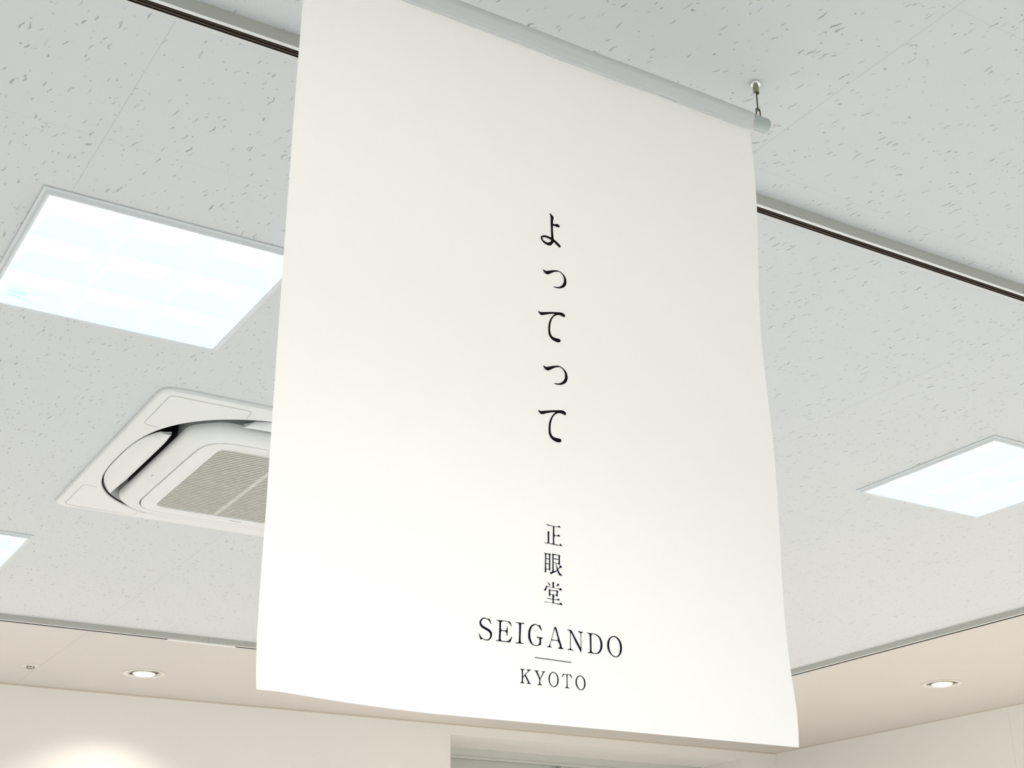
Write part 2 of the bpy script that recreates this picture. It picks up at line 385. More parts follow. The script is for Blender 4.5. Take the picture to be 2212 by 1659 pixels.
        '85376,186876! 85490,186930 85589,186924! 85707,186614 85965,185758 86200,185117 86327,184655! 86551,184559! 86535,184498! 86209,184488 85843,184484! 85776,184596! 85973,184605 86019,184717! 86010,184882 85918,185134 85783,185333! 85389,185338 84953,185325! 84878,185139 84787,184868 84767,184677! 84836,184613 84989,184571! 84945,184495! 84749,184521 84357,184491! 84277,184601! 84500,184601 84630,184757! 84823,185204 85068,185945 85254,186563 85331,186787|85427,186702! 85586,186313 85713,185850 85790,185572 85772,185427! 85391,185421 85026,185440! 85014,185510 85153,185954 85307,186449',
        '87106,186834! 87420,186809 87634,186797! 87730,186675 88110,186068 88518,185440 88761,185034 88850,184948! 88876,185647 88885,186444! 88819,186605 88563,186685! 88567,186794! 88969,186755 89258,186764! 89299,186683! 89139,186678 88990,186552! 88966,185898 88953,184935 88938,184383! 88866,184375! 88500,184958 88094,185610 87771,186199 87608,186445 87562,186368! 87550,185742 87526,184711! 87630,184591 87899,184536! 87882,184463! 87484,184480 87100,184456! 87047,184565! 87260,184575 87412,184687! 87447,185491 87471,186454! 87400,186662 87131,186728!',
        '89794,186756! 90243,186726 90681,186734 90971,186711 91317,186591 91628,186334 91817,185965 91874,185608 91826,185191 91680,184861 91464,184597 91166,184445 90873,184403 90583,184396 90150,184423 89831,184402! 89749,184501! 89994,184515 90101,184646! 90130,185010 90130,185733 90128,186386! 90077,186574 89950,186657 89791,186675!|90362,186436! 90411,186563 90502,186634! 90735,186648 91024,186583 91309,186396 91501,186101 91585,185698 91569,185333 91482,185009 91324,184727 91083,184545 90906,184502 90645,184487 90444,184550 90334,184695! 90344,185273 90359,186000',
        '93446,186755 93713,186760 94034,186636 94320,186410 94511,186064 94610,185683 94587,185241 94447,184837 94193,184519 93888,184342 93591,184299 93357,184335 93041,184496 92760,184781 92573,185173 92528,185605 92598,186026 92807,186391 93115,186645|93455,186633 93706,186612 93965,186445 94188,186151 94302,185772 94312,185383 94212,184885 94019,184573 93774,184427 93508,184411 93219,184539 92997,184806 92851,185154 92814,185612 92880,186057 93043,186392 93229,186559',
    ],
    'C': [
        '80783,181765! 80924,181751 81097,181741 81359,181776! 81347,181710! 81204,181641 81159,181544! 81150,181248 81139,180971! 81215,180997 81392,181180 81769,181548! 81770,181622 81706,181672 81619,181718! 81631,181766! 81903,181756 82210,181767! 82219,181713! 82055,181669 81922,181582 81545,181213! 81511,181136! 81648,180910 81859,180562 81964,180352! 82049,180268 82179,180243! 82211,180191! 82156,180158! 81873,180187 81720,180145! 81613,180209! 81745,180276 81757,180369! 81599,180648 81452,180891 81366,180975! 81302,180987 81235,180907 81145,180715! 81128,180365! 81202,180271 81353,180193! 81309,180153! 81092,180169 80898,180178 80768,180148! 80736,180209! 80878,180268 80944,180329! 80980,180589 80990,181141 80996,181510! 80922,181631 80793,181692!',
        '82615,181761! 82801,181751 82998,181743 83175,181779! 83207,181726! 83151,181693! 83029,181653! 83081,181510 83229,181228 83344,180961! 83399,180985! 83538,181276 83744,181612! 83680,181680 83527,181739! 83539,181777! 83814,181739 83991,181766! 84090,181711! 83967,181661 83831,181546! 83647,181231 83419,180876! 83380,180632 83384,180337! 83470,180262 83624,180240! 83655,180187! 83600,180164! 83293,180172 82996,180154! 82954,180223! 83119,180248 83220,180340! 83248,180620 83251,180768! 83157,180981 82989,181297 82798,181612! 82711,181669 82624,181706!',
        '85094,181798 85316,181768 85563,181605 85723,181364 85797,181021 85758,180646 85582,180350 85383,180181 85159,180114 84965,180143 84720,180294 84534,180554 84454,180894 84482,181245 84643,181540 84870,181736|85092,181700 85286,181672 85476,181504 85594,181235 85604,180910 85547,180579 85416,180358 85217,180224 85050,180209 84860,180330 84699,180546 84630,180864 84662,181239 84780,181506 84938,181661',
        '86378,181719! 86855,181707 87335,181718 87447,181706! 87553,181493 87645,181302! 87602,181263! 87466,181438 87303,181610 87135,181652 87021,181618 86985,181532! 86966,180945 86957,180338! 87060,180243 87242,180201! 87212,180140! 86861,180155 86609,180143! 86555,180220! 86723,180223 86811,180348! 86844,180934 86844,181542! 86796,181631 86685,181655 86543,181630 86428,181525 86252,181286! 86221,181365! 86288,181535',
        '88639,181738 88867,181725 89117,181572 89307,181307 89385,180961 89352,180629 89183,180309 88978,180149 88748,180082 88551,180111 88329,180254 88140,180494 88038,180812 88050,181141 88174,181435 88380,181643|88650,181645 88834,181627 89028,181469 89160,181199 89192,180920 89151,180587 89013,180317 88838,180195 88667,180180 88500,180270 88338,180489 88221,180782 88217,181063 88283,181328 88462,181556',
    ],
    'L': [
        '82722,183233! 87551,183146! 87548,183038! 82719,183126!',
    ],
}

# ------------------------------------------------------------------ room shell
X0, X1, Y0, Y1 = -3.2, 5.815, -4.2, 6.446
RX, RY = 4.2425, 5.19            # lines of the perimeter rails
LAMP_COLS = (-1.713, 0.637, 2.987)
LAMP_ROWS = (-3.690, -1.670, 0.355, 2.375, 4.397)
LH = 0.238
AC = (1.321, 3.335)
DOWN = ((1.795, 5.955), (5.078, 4.452), (3.42, 5.955), (0.17, 5.955), (-1.455, 5.955), (5.078, 2.83), (5.078, 1.21), (5.078, -0.41))  # first two are seen, the rest added for light

def build_ceiling():
    holes = [(x - 0.230, x + 0.230, y - 0.230, y + 0.230) for x in LAMP_COLS for y in LAMP_ROWS]
    holes.append((AC[0] - 0.45, AC[0] + 0.45, AC[1] - 0.45, AC[1] + 0.45))
    holes += [(x - 0.056, x + 0.056, y - 0.056, y + 0.056) for x, y in DOWN]
    xs = sorted({X0 - .1, X1 + .1, RX + 0.015} | {h[0] for h in holes} | {h[1] for h in holes})
    ys = sorted({Y0 - .1, Y1 + .1, RY + 0.015} | {h[2] for h in holes} | {h[3] for h in holes})
    bm = bmesh.new()
    V = {}
    def v(i, j):
        if (i, j) not in V: V[(i, j)] = bm.verts.new((xs[i], ys[j], CEIL))
        return V[(i, j)]
    for i in range(len(xs) - 1):
        for j in range(len(ys) - 1):
            mx, my = (xs[i] + xs[i + 1]) / 2, (ys[j] + ys[j + 1]) / 2
            if any(a < mx < b and c < my < d for a, b, c, d in holes): continue
            f = bm.faces.new((v(i, j), v(i, j + 1), v(i + 1, j + 1), v(i + 1, j)))
            f.material_index = 1 if (mx > RX + 0.015 or my > RY + 0.015) else 0
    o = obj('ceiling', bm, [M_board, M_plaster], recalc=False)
    so = o.modifiers.new('thickness', 'SOLIDIFY'); so.thickness = 0.02; so.offset = -1
    return tag(o, kind='structure', label='white fissured ceiling boards with a plain cream border by the walls')
build_ceiling()

bm = bmesh.new(); box(bm, X0 - .1, X1 + .1, Y0 - .1, Y1 + .1, -0.1, 0)
tag(obj('floor', bm, M_floor), kind='structure')
bm = bmesh.new(); box(bm, X0 - .1, X0, Y0 - .1, Y1 + .1, 0, CEIL)
tag(obj('wall_left', bm, M_wall), kind='structure')
bm = bmesh.new(); box(bm, X1, X1 + .1, Y0 - .1, Y1 + .1, 0, CEIL)
tag(obj('wall_right', bm, M_wall), kind='structure')
bm = bmesh.new(); box(bm, X0, X1, Y0 - .1, Y0, 0, CEIL)
tag(obj('wall_front', bm, M_wall), kind='structure')
# back wall with a deep window recess
WX0, WX1, WZ0, WZ1, WD = 3.588, 5.546, 0.95, 2.696, 0.40
bm = bmesh.new()
box(bm, X0, WX0, Y1, Y1 + WD + .12, 0, CEIL)
box(bm, WX1, X1, Y1, Y1 + WD + .12, 0, CEIL)
box(bm, WX0, WX1, Y1, Y1 + WD + .12, WZ1, CEIL)
box(bm, WX0, WX1, Y1, Y1 + WD + .12, 0, WZ0)
tag(obj('wall_back', bm, M_wall), kind='structure', label='cream back wall with a deep window recess near the right corner')
# darker beige strips painted in for the shade line where wall meets ceiling
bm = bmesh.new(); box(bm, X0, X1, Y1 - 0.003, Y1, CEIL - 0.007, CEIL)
tag(obj('shade_strip_1', bm, M_corner), kind='structure')
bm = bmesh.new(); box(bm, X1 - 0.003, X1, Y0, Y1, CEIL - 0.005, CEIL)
tag(obj('shade_strip_2', bm, M_corner), kind='structure')

# board joint in the plain border, panel joint on the right wall
bm = bmesh.new(); box(bm, 1.3662, 1.3688, RY + 0.020, Y1 - 0.004, CEIL - 0.0003, CEIL + 0.001)
tag(obj('trim_3', bm, M_joint), kind='structure')
bm = bmesh.new(); box(bm, X1 - 0.0005, X1 + 0.001, 4.700, 4.703, 0, CEIL - 0.012)
tag(obj('trim_4', bm, M_wjoint), kind='structure')

# window: fixed frame, two sliding sashes with panes
WY = Y1 + WD - 0.03
bm = bmesh.new()
fw = 0.045
box(bm, WX0, WX1, WY, WY + 0.12, WZ1 - fw, WZ1)
box(bm, WX0, WX1, WY, WY + 0.12, WZ0, WZ0 + fw)
box(bm, WX0, WX0 + fw, WY, WY + 0.12, WZ0 + fw, WZ1 - fw)
box(bm, WX1 - fw, WX1, WY, WY + 0.12, WZ0 + fw, WZ1 - fw)
box(bm, WX0 + fw, WX1 - fw, WY - 0.004, WY + 0.01, WZ1 - fw - 0.012, WZ1 - fw)
win = tag(obj('window_1', bm, M_alu), kind='structure', label='aluminium sliding window set deep in the back wall recess')
def sash(x0, x1, y, name):
    z0, z1, w = WZ0 + fw, WZ1 - fw - 0.004, 0.055
    b = bmesh.new()
    box(b, x0, x1, y, y + 0.03, z1 - w, z1)
    box(b, x0, x1, y, y + 0.03, z0, z0 + w)
    box(b, x0, x0 + w, y, y + 0.03, z0 + w, z1 - w)
    box(b, x1 - w, x1, y, y + 0.03, z0 + w, z1 - w)
    for t in (0.0, 0.006):
        pass
    s = obj(name, b, M_alu, win)
    g = bmesh.new(); box(g, x0 + w - .004, x1 - w + .004, y + 0.012, y + 0.018, z0 + w - .004, z1 - w + .004)
    obj('pane', g, M_glass, s)
    d = bmesh.new()
    box(d, x0 + w, x1 - w, y - 0.001, y + 0.004, z1 - w - 0.008, z1 - w)
    box(d, x0 + w, x1 - w, y - 0.001, y + 0.004, z0 + w, z0 + w + 0.008)
    box(d, x0 + w, x0 + w + 0.008, y - 0.001, y + 0.004, z0 + w + .008, z1 - w - .008)
    box(d, x1 - w - 0.008, x1 - w, y - 0.001, y + 0.004, z0 + w + .008, z1 - w - .008)
    obj('gasket', d, M_aludark, s)
MID = 4.56
sash(WX0 + fw, MID + 0.03, WY + 0.065, 'sash')
sash(MID - 0.03, WX1 - fw, WY + 0.02, 'sash')

# ------------------------------------------------------------------ ceiling rails (slotted lighting track)
def rail(label, length, loc, rotz, joiner=None):
    """profile runs along local +x; the face towards local -y is the one a viewer sees"""
    t = thing('track_rail', label, 'rail', loc, rotz, 'slotted rails on the ceiling')
    h, w, a, b = 0.0215, 0.031, 0.0055, 0.0205
    prof = [(0, 0), (0, -h), (a, -h - 0.0012), (a, -h + 0.013), (b, -h + 0.013), (b, -h - 0.0012), (w, -h), (w, 0)]
    bm = bmesh.new()
    r = [[bm.verts.new((x, y, z)) for y, z in prof] for x in (0, length)]
    for i in range(len(prof)):
        j = (i + 1) % len(prof)
        f = bm.faces.new((r[0][i], r[0][j], r[1][j], r[1][i]))
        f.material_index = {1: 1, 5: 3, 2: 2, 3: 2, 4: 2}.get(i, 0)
    bm.faces.new(r[0]); bm.faces.new(r[1][::-1])
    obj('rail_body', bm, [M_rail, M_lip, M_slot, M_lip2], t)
    for d0, d1 in ((0.0030, 0.0042), (0.0072, 0.0094)):
        bm = bmesh.new()
        box(bm, 0.004, length - 0.004, b - 0.0016, b - 0.0001, -h + d0 - .0012, -h + d1 - .0012)
        obj('conductor', bm, M_cond, t)
    if joiner:
        bm = bmesh.new()
        box(bm, joiner[0], joiner[1], a - 0.003, b + 0.003, -h - 0.0035, -h - 0.0012)
        obj('joint_cover', bm, M_lip, t)
        bm = bmesh.new()
        xm = joiner[0] * 0.42 + joiner[1] * 0.58
        box(bm, xm, xm + 0.004, -0.0006, a, -h - 0.0013, -0.001)
        obj('joint_line', bm, M_acseam, t)
    return t
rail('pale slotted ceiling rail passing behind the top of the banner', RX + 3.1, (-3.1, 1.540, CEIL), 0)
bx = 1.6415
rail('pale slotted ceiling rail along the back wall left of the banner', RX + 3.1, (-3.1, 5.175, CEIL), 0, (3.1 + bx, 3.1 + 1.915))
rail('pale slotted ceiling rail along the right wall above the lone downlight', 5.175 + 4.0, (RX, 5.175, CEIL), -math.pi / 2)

# ------------------------------------------------------------------ square ceiling lights with nine baffle cells
def make_light():
    t = thing('ceiling_light', '', 'light')
    bm = bmesh.new()
    loft(bm, [sq(.243, -.0004), sq(.243, -.0028), sq(.2375, -.0034), sq(.2345, -.0095), sq(.2325, -.0105), sq(.2300, -.0095), sq(.2295, .0295)])
    obj('frame', bm, M_frame, t)
    # housing above the ceiling
    bm = bmesh.new()
    loft(bm, [sq(.2292, .030), sq(.2292, .075)], cap1=True)
    obj('housing', bm, M_frame, t)
    W = 0.2290
    c = 2 * W / 3
    zb, zt, ins, bw = -0.0085, 0.026, 0.026, 0.0009
    br = []
    for i in range(3):
        x = -W + c * i
        br += [(x + bw, 0), (x + ins, 1), (x + c - ins, 1), (x + c - bw, 0)]
    br = [(-W, 0)] + br + [(W, 0)]
    bm = bmesh.new()
    n = len(br)
    V = [[bm.verts.new((x, y, zt if hx and hy else zb)) for y, hy in br] for x, hx in br]
    for i in range(n - 1):
        for j in range(n - 1):
            q = [V[i][j], V[i + 1][j], V[i + 1][j + 1], V[i][j + 1]]
            ex, ey = i % 4 == 0, j % 4 == 0
            mi = 2 if ex or ey else (0 if i % 4 == 2 and j % 4 == 2 else 1)
            if mi == 1 and i % 4 != 2 and j % 4 != 2:      # hip between two sloping sides
                if i % 4 == j % 4: tri = ((q[0], q[1], q[2]), (q[0], q[2], q[3]))
                else: tri = ((q[0], q[1], q[3]), (q[1], q[2], q[3]))
                for t_ in tri: bm.faces.new(t_).material_index = 1
            else:
                bm.faces.new(q).material_index = mi
    obj('lit_panel', bm, [M_plate, M_cell, M_edge], t)
    ld = bpy.data.lights.new('lamp', 'AREA')
    ld.shape = 'SQUARE'; ld.size = 0.42
    ld.energy = P_LAMP; ld.color = COOL
    ld.spread = math.radians(116)
    lo = bpy.data.objects.new('lamp', ld)
    COL.objects.link(lo); lo.parent = t
    lo.location = (0, 0, -0.018)
    return t

def sticker(t):
    """rating label on the bottom-left cell of the big light: pale blue print, too faint to read"""
    bm = bmesh.new()
    zz = -0.0100
    def dash(x0, x1, y, h, mi): box(bm, x0, x1, y - h / 2, y + h / 2, zz, zz + 0.0006, mi)
    obj_y = [(-.170, -.118, .188, .0035, 0), (-.172, -.135, .1975, .0055, 0), (-.133, -.104, .1975, .0035, 1), (-.172, -.090, .2045, .0016, 1),
             (-.172, -.146, .2110, .0055, 0), (-.142, -.108, .2110, .0030, 1), (-.150, -.128, .2180, .0030, 0), (-.120, -.100, .2180, .0022, 1)]
    for x0, x1, y, h, mi in obj_y: dash(x0 - .035, x1 - .035, y - .03, h, mi)
    obj('rating_label', bm, [M_stick, M_stick2], t)

LIGHTS = {(0.637, 2.375): 'large glowing square ceiling light left of the banner with nine cells',
          (2.987, 2.375): 'glowing square ceiling light at the right edge beyond the banner',
          (0.637, 4.397): 'corner of a square ceiling light cut off by the left edge under the air conditioner',
          (2.987, 4.397): 'square ceiling light hidden behind the lower part of the banner'}
proto = make_light()
first = True
for x in LAMP_COLS:
    for y in LAMP_ROWS:
        o = proto if first else copy_tree(proto)
        first = False
        o.location = (x, y, CEIL)
        o['label'] = LIGHTS.get((x, y), 'square ceiling light outside the edges of the picture')
        o['group'] = 'square ceiling lights'
        if (x, y) == (0.637, 2.375): sticker(o)

# ------------------------------------------------------------------ four-way ceiling cassette air conditioner
def se(t, a, n):
    c, s = abs(math.cos(t)), abs(math.sin(t))
    return a / (c ** n + s ** n) ** (1 / n)

def build_ac():
    t = thing('air_conditioner', 'white square ceiling air conditioner with round-cornered centre and slatted grille', 'air conditioner', (AC[0], AC[1], CEIL))
    NA = 320
    T = [2 * math.pi * i / NA for i in range(NA)]
    def lp(fn, z): return [(fn(a) * math.cos(a), fn(a) * math.sin(a), z(a) if callable(z) else z) for a in T]
    A, NN = 0.437, 2.8
    op = lambda a: se(a, A, NN)
    bm = bmesh.new()
    mid = lambda k: (lambda a: se(a, .458, 30) * (1 - k) + op(a) * k)
    loft(bm, [lp(lambda a: se(a, .475, 34), -0.0003), lp(lambda a: se(a, .4748, 34), -.005), lp(lambda a: se(a, .4715, 33), -.0092), lp(lambda a: se(a, .465, 32), -.0104), lp(mid(0), -.0105),
              lp(mid(.5), -.0130), lp(mid(.93), -.0152), lp(op, -.0148), lp(lambda a: op(a) - .002, -.012), lp(lambda a: op(a) - .002, .02)])
    obj('panel', bm, M_ac, t, smooth=True)
    bm = bmesh.new()
    loft(bm, [lp(lambda a: op(a) - .0022, -.011), lp(lambda a: op(a) - .004, .095)], cap1=True)
    obj('outlet_duct', bm, M_acdark, t, smooth=True)
    # grey guide vanes seen in the corner gaps
    for q in range(4):
        bm = bmesh.new()
        a0 = math.pi / 4 + q * math.pi / 2
        w = math.radians(17)
        ang = [a0 - w + 2 * w * i / 20 for i in range(21)]
        L = []
        for rr, z in ((-.005, -.008), (-.028, .004), (-.04, .03), (-.006, .03)):
            L.append([((op(a) + rr) * math.cos(a), (op(a) + rr) * math.sin(a), z) for a in ang])
        L.append(L[0])
        loft(bm, L, closed=False)
        bmesh.ops.remove_doubles(bm, verts=bm.verts[:], dist=1e-6)
        bmesh.ops.holes_fill(bm, edges=bm.edges[:], sides=6)
        obj('guide_vane', bm, M_acgrey, t, smooth=True)
    # raised centre
    HC = 0.350
    bo = lambda a: min(se(a, .409, NN), HC / max(abs(math.cos(a)), abs(math.sin(a))))
    def bo_s(a):
        return sum(bo(a + d * 0.014) for d in (-3, -2, -1, 0, 1, 2, 3)) / 7
    rsq = lambda h: (lambda a: se(a, h, 9))
    bm = bmesh.new()
    dark = lambda k, i: (1 if k == 0 and abs(math.sin(2 * T[i])) < 0.86 else (2 if k == 0 else 0))  # black walls stand in for the deep shade beside the flaps
    loft(bm, [lp(lambda a: bo_s(a) - .006, .09), lp(lambda a: bo_s(a) - .001, -.008), lp(bo_s, -.014), lp(lambda a: bo_s(a) - .002, -.022), lp(lambda a: bo_s(a) - .008, -.030), lp(lambda a: bo_s(a) - .018, -.0355),
              lp(lambda a: bo_s(a) * .5 + rsq(.304)(a) * .5, -.0395), lp(rsq(.3045), -.0405), lp(rsq(.3035), -.0385), lp(rsq(.3035), -.032)], mif=dark)
    obj('centre_cover', bm, [M_ac, M_acdark, M_acgrey], t, smooth=True)
    bm = bmesh.new()
    g = 0.2565
    loft(bm, [lp(rsq(.3012), -.032), lp(rsq(.3012), -.0385), lp(rsq(.2998), -.0412), lp(lambda a: se(a, g, 24), -.0418), lp(lambda a: se(a, g - .002, 24), -.0405), lp(lambda a: se(a, g - .003, 24), -.028)])
    ip = obj('intake_panel', bm, M_ac, t, smooth=True)
    bm = bmesh.new()
    loft(bm, [lp(rsq(.3033), -.0365), lp(rsq(.3014), -.0365)])
    obj('joint_line', bm, M_acdark, ip)
    bm = bmesh.new(); box(bm, -.03, .005, .272, .2765, -.0425, -.0412)
    obj('badge', bm, M_slat, ip)
    bm = bmesh.new()
    for yy in (-.004, .004): box(bm, -.3345, -.3265, yy + .03, yy + .0315, -.0364, -.034)
    obj('outlet_mark', bm, M_acseam, t)
    # grille: slats along x, two ribs, dark behind
    bm = bmesh.new()
    n = 42
    gi = g - .0035
    pitch = 2 * gi / n
    for k in range(n):
        y = -gi + pitch * (k + .5)
        v = [(-gi, y - pitch * .33, -.0405), (-gi, y + pitch * .25, -.0405), (-gi, y + pitch * .25, -.034), (-gi, y - pitch * .33, -.034)]
        loft(bm, [v, [(gi, p[1], p[2]) for p in v]], cap0=True, cap1=True)
    gr = obj('grille', bm, M_slat, ip)
    bm = bmesh.new(); box(bm, -gi - .0004, gi + .0004, -gi - .0004, gi + .0004, -.0335, -.029)
    obj('grille_back', bm, M_slatgap, gr)
    for x in (-.083, .087):
        bm = bmesh.new(); box(bm, x - .006, x + .006, -gi, gi, -.0399, -.0345)
        obj('grille_rib', bm, M_ac, gr)
    # corner covers: joint line drawn round a slightly proud square
    for q in range(4):
        a0 = math.pi / 4 + q * math.pi / 2
        rot = Matrix.Rotation(q * math.pi / 2, 3, 'Z')
        bm = bmesh.new()
        lo, hi = 0.252, 0.450
        def surf(x, y):
            a = math.atan2(y, x); r = math.hypot(x, y)
            r1, r2 = se(a, .458, 30), op(a)
            k = max(0, min(1, (r1 - r) / (r1 - r2)))
            return -.0106 - .0050 * k
        def strip(pts, w):
            pts = [Vector((p[0], p[1])) for p in pts]
            rows = []
            for i, p in enumerate(pts):
                d = (pts[min(i + 1, len(pts) - 1)] - pts[max(i - 1, 0)]).normalized()
                nrm = Vector((-d.y, d.x)) * w / 2
                row = []
                for s_ in (-1, 1):
                    q_ = p + nrm * s_
                    row.append(rot @ Vector((q_.x, q_.y, surf(q_.x, q_.y) - .0004)))
                rows.append(row)
            loft(bm, rows, closed=False)
        r = 0.014
        inner = lambda v: (max(0.0, A ** NN - v ** NN)) ** (1 / NN) + .012
        path = []
        path += [(lo + .0, inner(lo) + (hi - r - inner(lo)) * k / 8) for k in range(8)]
        path = [(lo, inner(lo)), (lo, hi - .012), (lo + .003, hi - .003), (lo + .012, hi)]
        path += [(lo + .012 + (hi - r - lo - .012) * k / 10, hi) for k in range(1, 11)]
        path += [(hi - r + r * math.sin(u), hi - r + r * math.cos(u)) for u in [math.pi / 2 * k / 6 for k in range(1, 6)]]
        path += [(hi, hi - r - (hi - r - lo - .012) * k / 10) for k in range(0, 11)]
        path += [(hi - .003, lo + .003), (hi - .012, lo), (inner(lo), lo)]
        strip(path, 0.0014)
        obj('corner_cover', bm, M_acseam, t)
    # four outlet flaps, hinged at the outer edge, inner edge dropped
    def flap_mesh():
        bm = bmesh.new()
        nu, nv = 40, 10
        top, bot = [], []
        Y = 0.250
        for i in range(nu + 1):
            u = -1 + 2 * i / nu
            rt, rb = [], []
            for j in range(nv + 1):
                v = j / nv
                e = 1 - 0.10 * (1 - v) ** 3 - 0.14 * max(0, (v - .45) / .55) ** 3.5
                y = u * Y * e
                xo = -(max(0, (A - .003) ** NN - abs(y) ** NN)) ** (1 / NN) + 0.010 * abs(u) ** 6
                xi = -.3660 - 0.006 * abs(u) ** 8
                x = xo + (xi - xo) * v
                z = -.0150 - .011 * math.sin(math.pi * v) ** .8 - .001 * v
                rt.append((x, y, z))
                rb.append((x, y, z + .006 * math.sin(math.pi * min(1, max(0, v))) + .0025))
            top.append(rt); bot.append(rb)
        loft(bm, [a + b[::-1] for a, b in zip(top, bot)], cap0=True, cap1=True)
        return bm
    f0 = obj('flap', flap_mesh(), M_ac, t, smooth=True)
    for q in range(1, 4):
        f = f0.copy(); COL.objects.link(f); f.parent = t
        f.rotation_euler = (0, 0, q * math.pi / 2)
    # body above the ceiling
    bm = bmesh.new()
    loft(bm, [sq(.449, .001), sq(.449, .10)], cap1=True)
    obj('casing', bm, M_acgrey, t)
    return t
build_ac()

# ------------------------------------------------------------------ round downlights and sprinkler in the border
def make_downlight(label, loc, aim, spread=115, blend=1.0, power=1.0):
    t = thing('downlight', label, 'light', loc, 0, 'round downlights in the ceiling border')
    bm = bmesh.new()
    loft(bm, [circ(.0925, -.0003), circ(.0920, -.0030), circ(.0860, -.0042), circ(.0740, -.0030), circ(.0712, -.0015), circ(.0705, .004)])
    obj('trim_ring', bm, M_trim, t, smooth=True)
    bm = bmesh.new()
    loft(bm, [circ(.0704, .0030), circ(.0560, .010), circ(.0555, .055)], cap1=True)
    obj('cup', bm, M_cup, t, smooth=True)
    R = (Vector((-.03, -.03, -1))).to_track_quat('-Z', 'Y').to_matrix()
    def tr(L): return [tuple(R @ Vector(p)) for p in L]
    bm = bmesh.new()
    loft(bm, [tr(circ(.047, .028)), tr(circ(.0505, .002)), tr(circ(.0505, -.003)), tr(circ(.0470, -.0035)), tr(circ(.0465, -.0015))], cap0=True)
    h = obj('lamp_head', bm, M_brass, t, smooth=True)
    bm = bmesh.new()
    loft(bm, [tr(circ(.0464, -.0018)), tr(circ(.0430, -.0055))])
    obj('lens_rim', bm, M_ledrim, h, smooth=True)
    bm = bmesh.new()
    loft(bm, [tr(circ(.0430, -.0055)), tr(circ(.036, -.0078)), tr(circ(.025, -.0086)), tr(circ(.005, -.0090))], cap1=True)
    obj('lens', bm, M_led, h, smooth=True)
    ld = bpy.data.lights.new('lamp', 'SPOT')
    ld.energy = P_DOWN * power; ld.color = WARM
    ld.spot_size = math.radians(spread); ld.spot_blend = blend
    ld.shadow_soft_size = 0.035
    lo = bpy.data.objects.new('lamp', ld)
    COL.objects.link(lo); lo.parent = t
    lo.location = Vector((0, 0, -0.001)) + aim.normalized() * 0.03
    lo.rotation_euler = aim.to_track_quat('-Z', 'Y').to_euler()
    return t, lo
make_downlight('round white downlight in the cream border left of the banner', (*DOWN[0], CEIL), Vector((-0.03, 0.32, -1)), 110, 0.5, 0.055)
make_downlight('round white downlight in the cream border right of the banner', (*DOWN[1], CEIL), Vector((0.0, 0.03, -1)))
make_downlight('added round downlight hidden behind the bottom edge of the banner', (*DOWN[2], CEIL), Vector((0, -0.1, -1)), 130)  # unseen, added to brighten the back wall
for x, y in DOWN[3:]:  # unseen downlights added to brighten the walls and border
    make_downlight('added round downlight of the border outside the edges of the picture', (x, y, CEIL), Vector((0.05, 0.03, -1)) if x > 4 else Vector((-0.03, 0.05, -1)))

t = thing('sprinkler_head', 'tiny metal sprinkler head in the cream border at the far left', 'sprinkler', (1.330, 6.020, CEIL))
bm = bmesh.new(); loft(bm, [circ(.036, -.0003, 32), circ(.0355, -.002, 32), circ(.022, -.004, 32), circ(.0135, -.0035, 32)], cap1=True)
obj('escutcheon', bm, M_trim, t, smooth=True)
bm = bmesh.new(); loft(bm, [circ(.0110, -.003, 20), circ(.0105, -.006, 20), circ(.006, -.008, 20)], cap1=True)
obj('body', bm, M_chrome, t, smooth=True)
bm = bmesh.new()
for s in (-1, 1): tube(bm, [(s * .0120, 0, -.004), (s * .0155, 0, -.009), (s * .0120, 0, -.0125)], .0026, 8)
tube(bm, [(-.0125, 0, -.0125), (.0125, 0, -.0125)], .0018, 8)
obj('yoke_arms', bm, M_metal, t, smooth=True)
bm = bmesh.new(); loft(bm, [circ(.004, -.0122, 20), circ(.012, -.0132, 20), circ(.012, -.0142, 20)], cap0=True, cap1=True)
obj('deflector', bm, M_metal, t, smooth=True)

# ------------------------------------------------------------------ banner, rod and hook
BY = 1.295
ROD_Z = CAM_H + 1.1770
BOT = CAM_H + 0.2602
TOP = CAM_H + 1.1590
def lerp_table(tb, z):
    for (z0, x0), (z1, x1) in zip(tb, tb[1:]):
        if z <= z1:
            k = max(0, (z - z0) / (z1 - z0)); k = k * k * (3 - 2 * k) if 0 else k
            return x0 + (x1 - x0) * k
    return tb[-1][1]
RT = [(0.255, 1.2050), (0.280, 1.2085), (0.3026, 1.2105), (0.33, 1.2102), (0.3539, 1.2093), (0.4244, 1.2085), (0.4912, 1.2086), (0.5984, 1.2090), (0.7317, 1.2118), (0.9096, 1.2144), (1.047, 1.2186), (1.17, 1.2236)]
LT = [(0.255, 0.5012), (0.28, 0.4998), (0.3119, 0.4992), (0.4518, 0.5017), (0.6393, 0.5033), (0.8045, 0.5047), (0.9685, 0.5062), (1.17, 0.5092)]
def cloth_y(x, z):
    """gentle hang of the cloth about its plane (z measured from eye level)"""
    e = max(0, (x - 1.02) / 0.20)
    f = max(0, (0.62 - x) / 0.12)
    y = 0.0045 * e * e * math.sin((z - 0.30) * 2 * math.pi / 0.42)
    y += 0.0015 * math.sin(x * 9 + z * 5)
    c = max(0, (0.40 - z) / 0.14)
    y -= 0.006 * f * f * c * c
    return y
def cloth_pt(x, z, off=0.0):
    return (x, BY + cloth_y(x, z) - off, CAM_H + z)
def bottom(u):
    x = 0.5 + 0.71 * u
    k = max(0.0, (0.70 - x) / 0.20)
    return 0.2600 + 0.0078 * k ** 1.5 - 0.0022 * max(0.0, (0.53 - x) / 0.03) ** 1.3

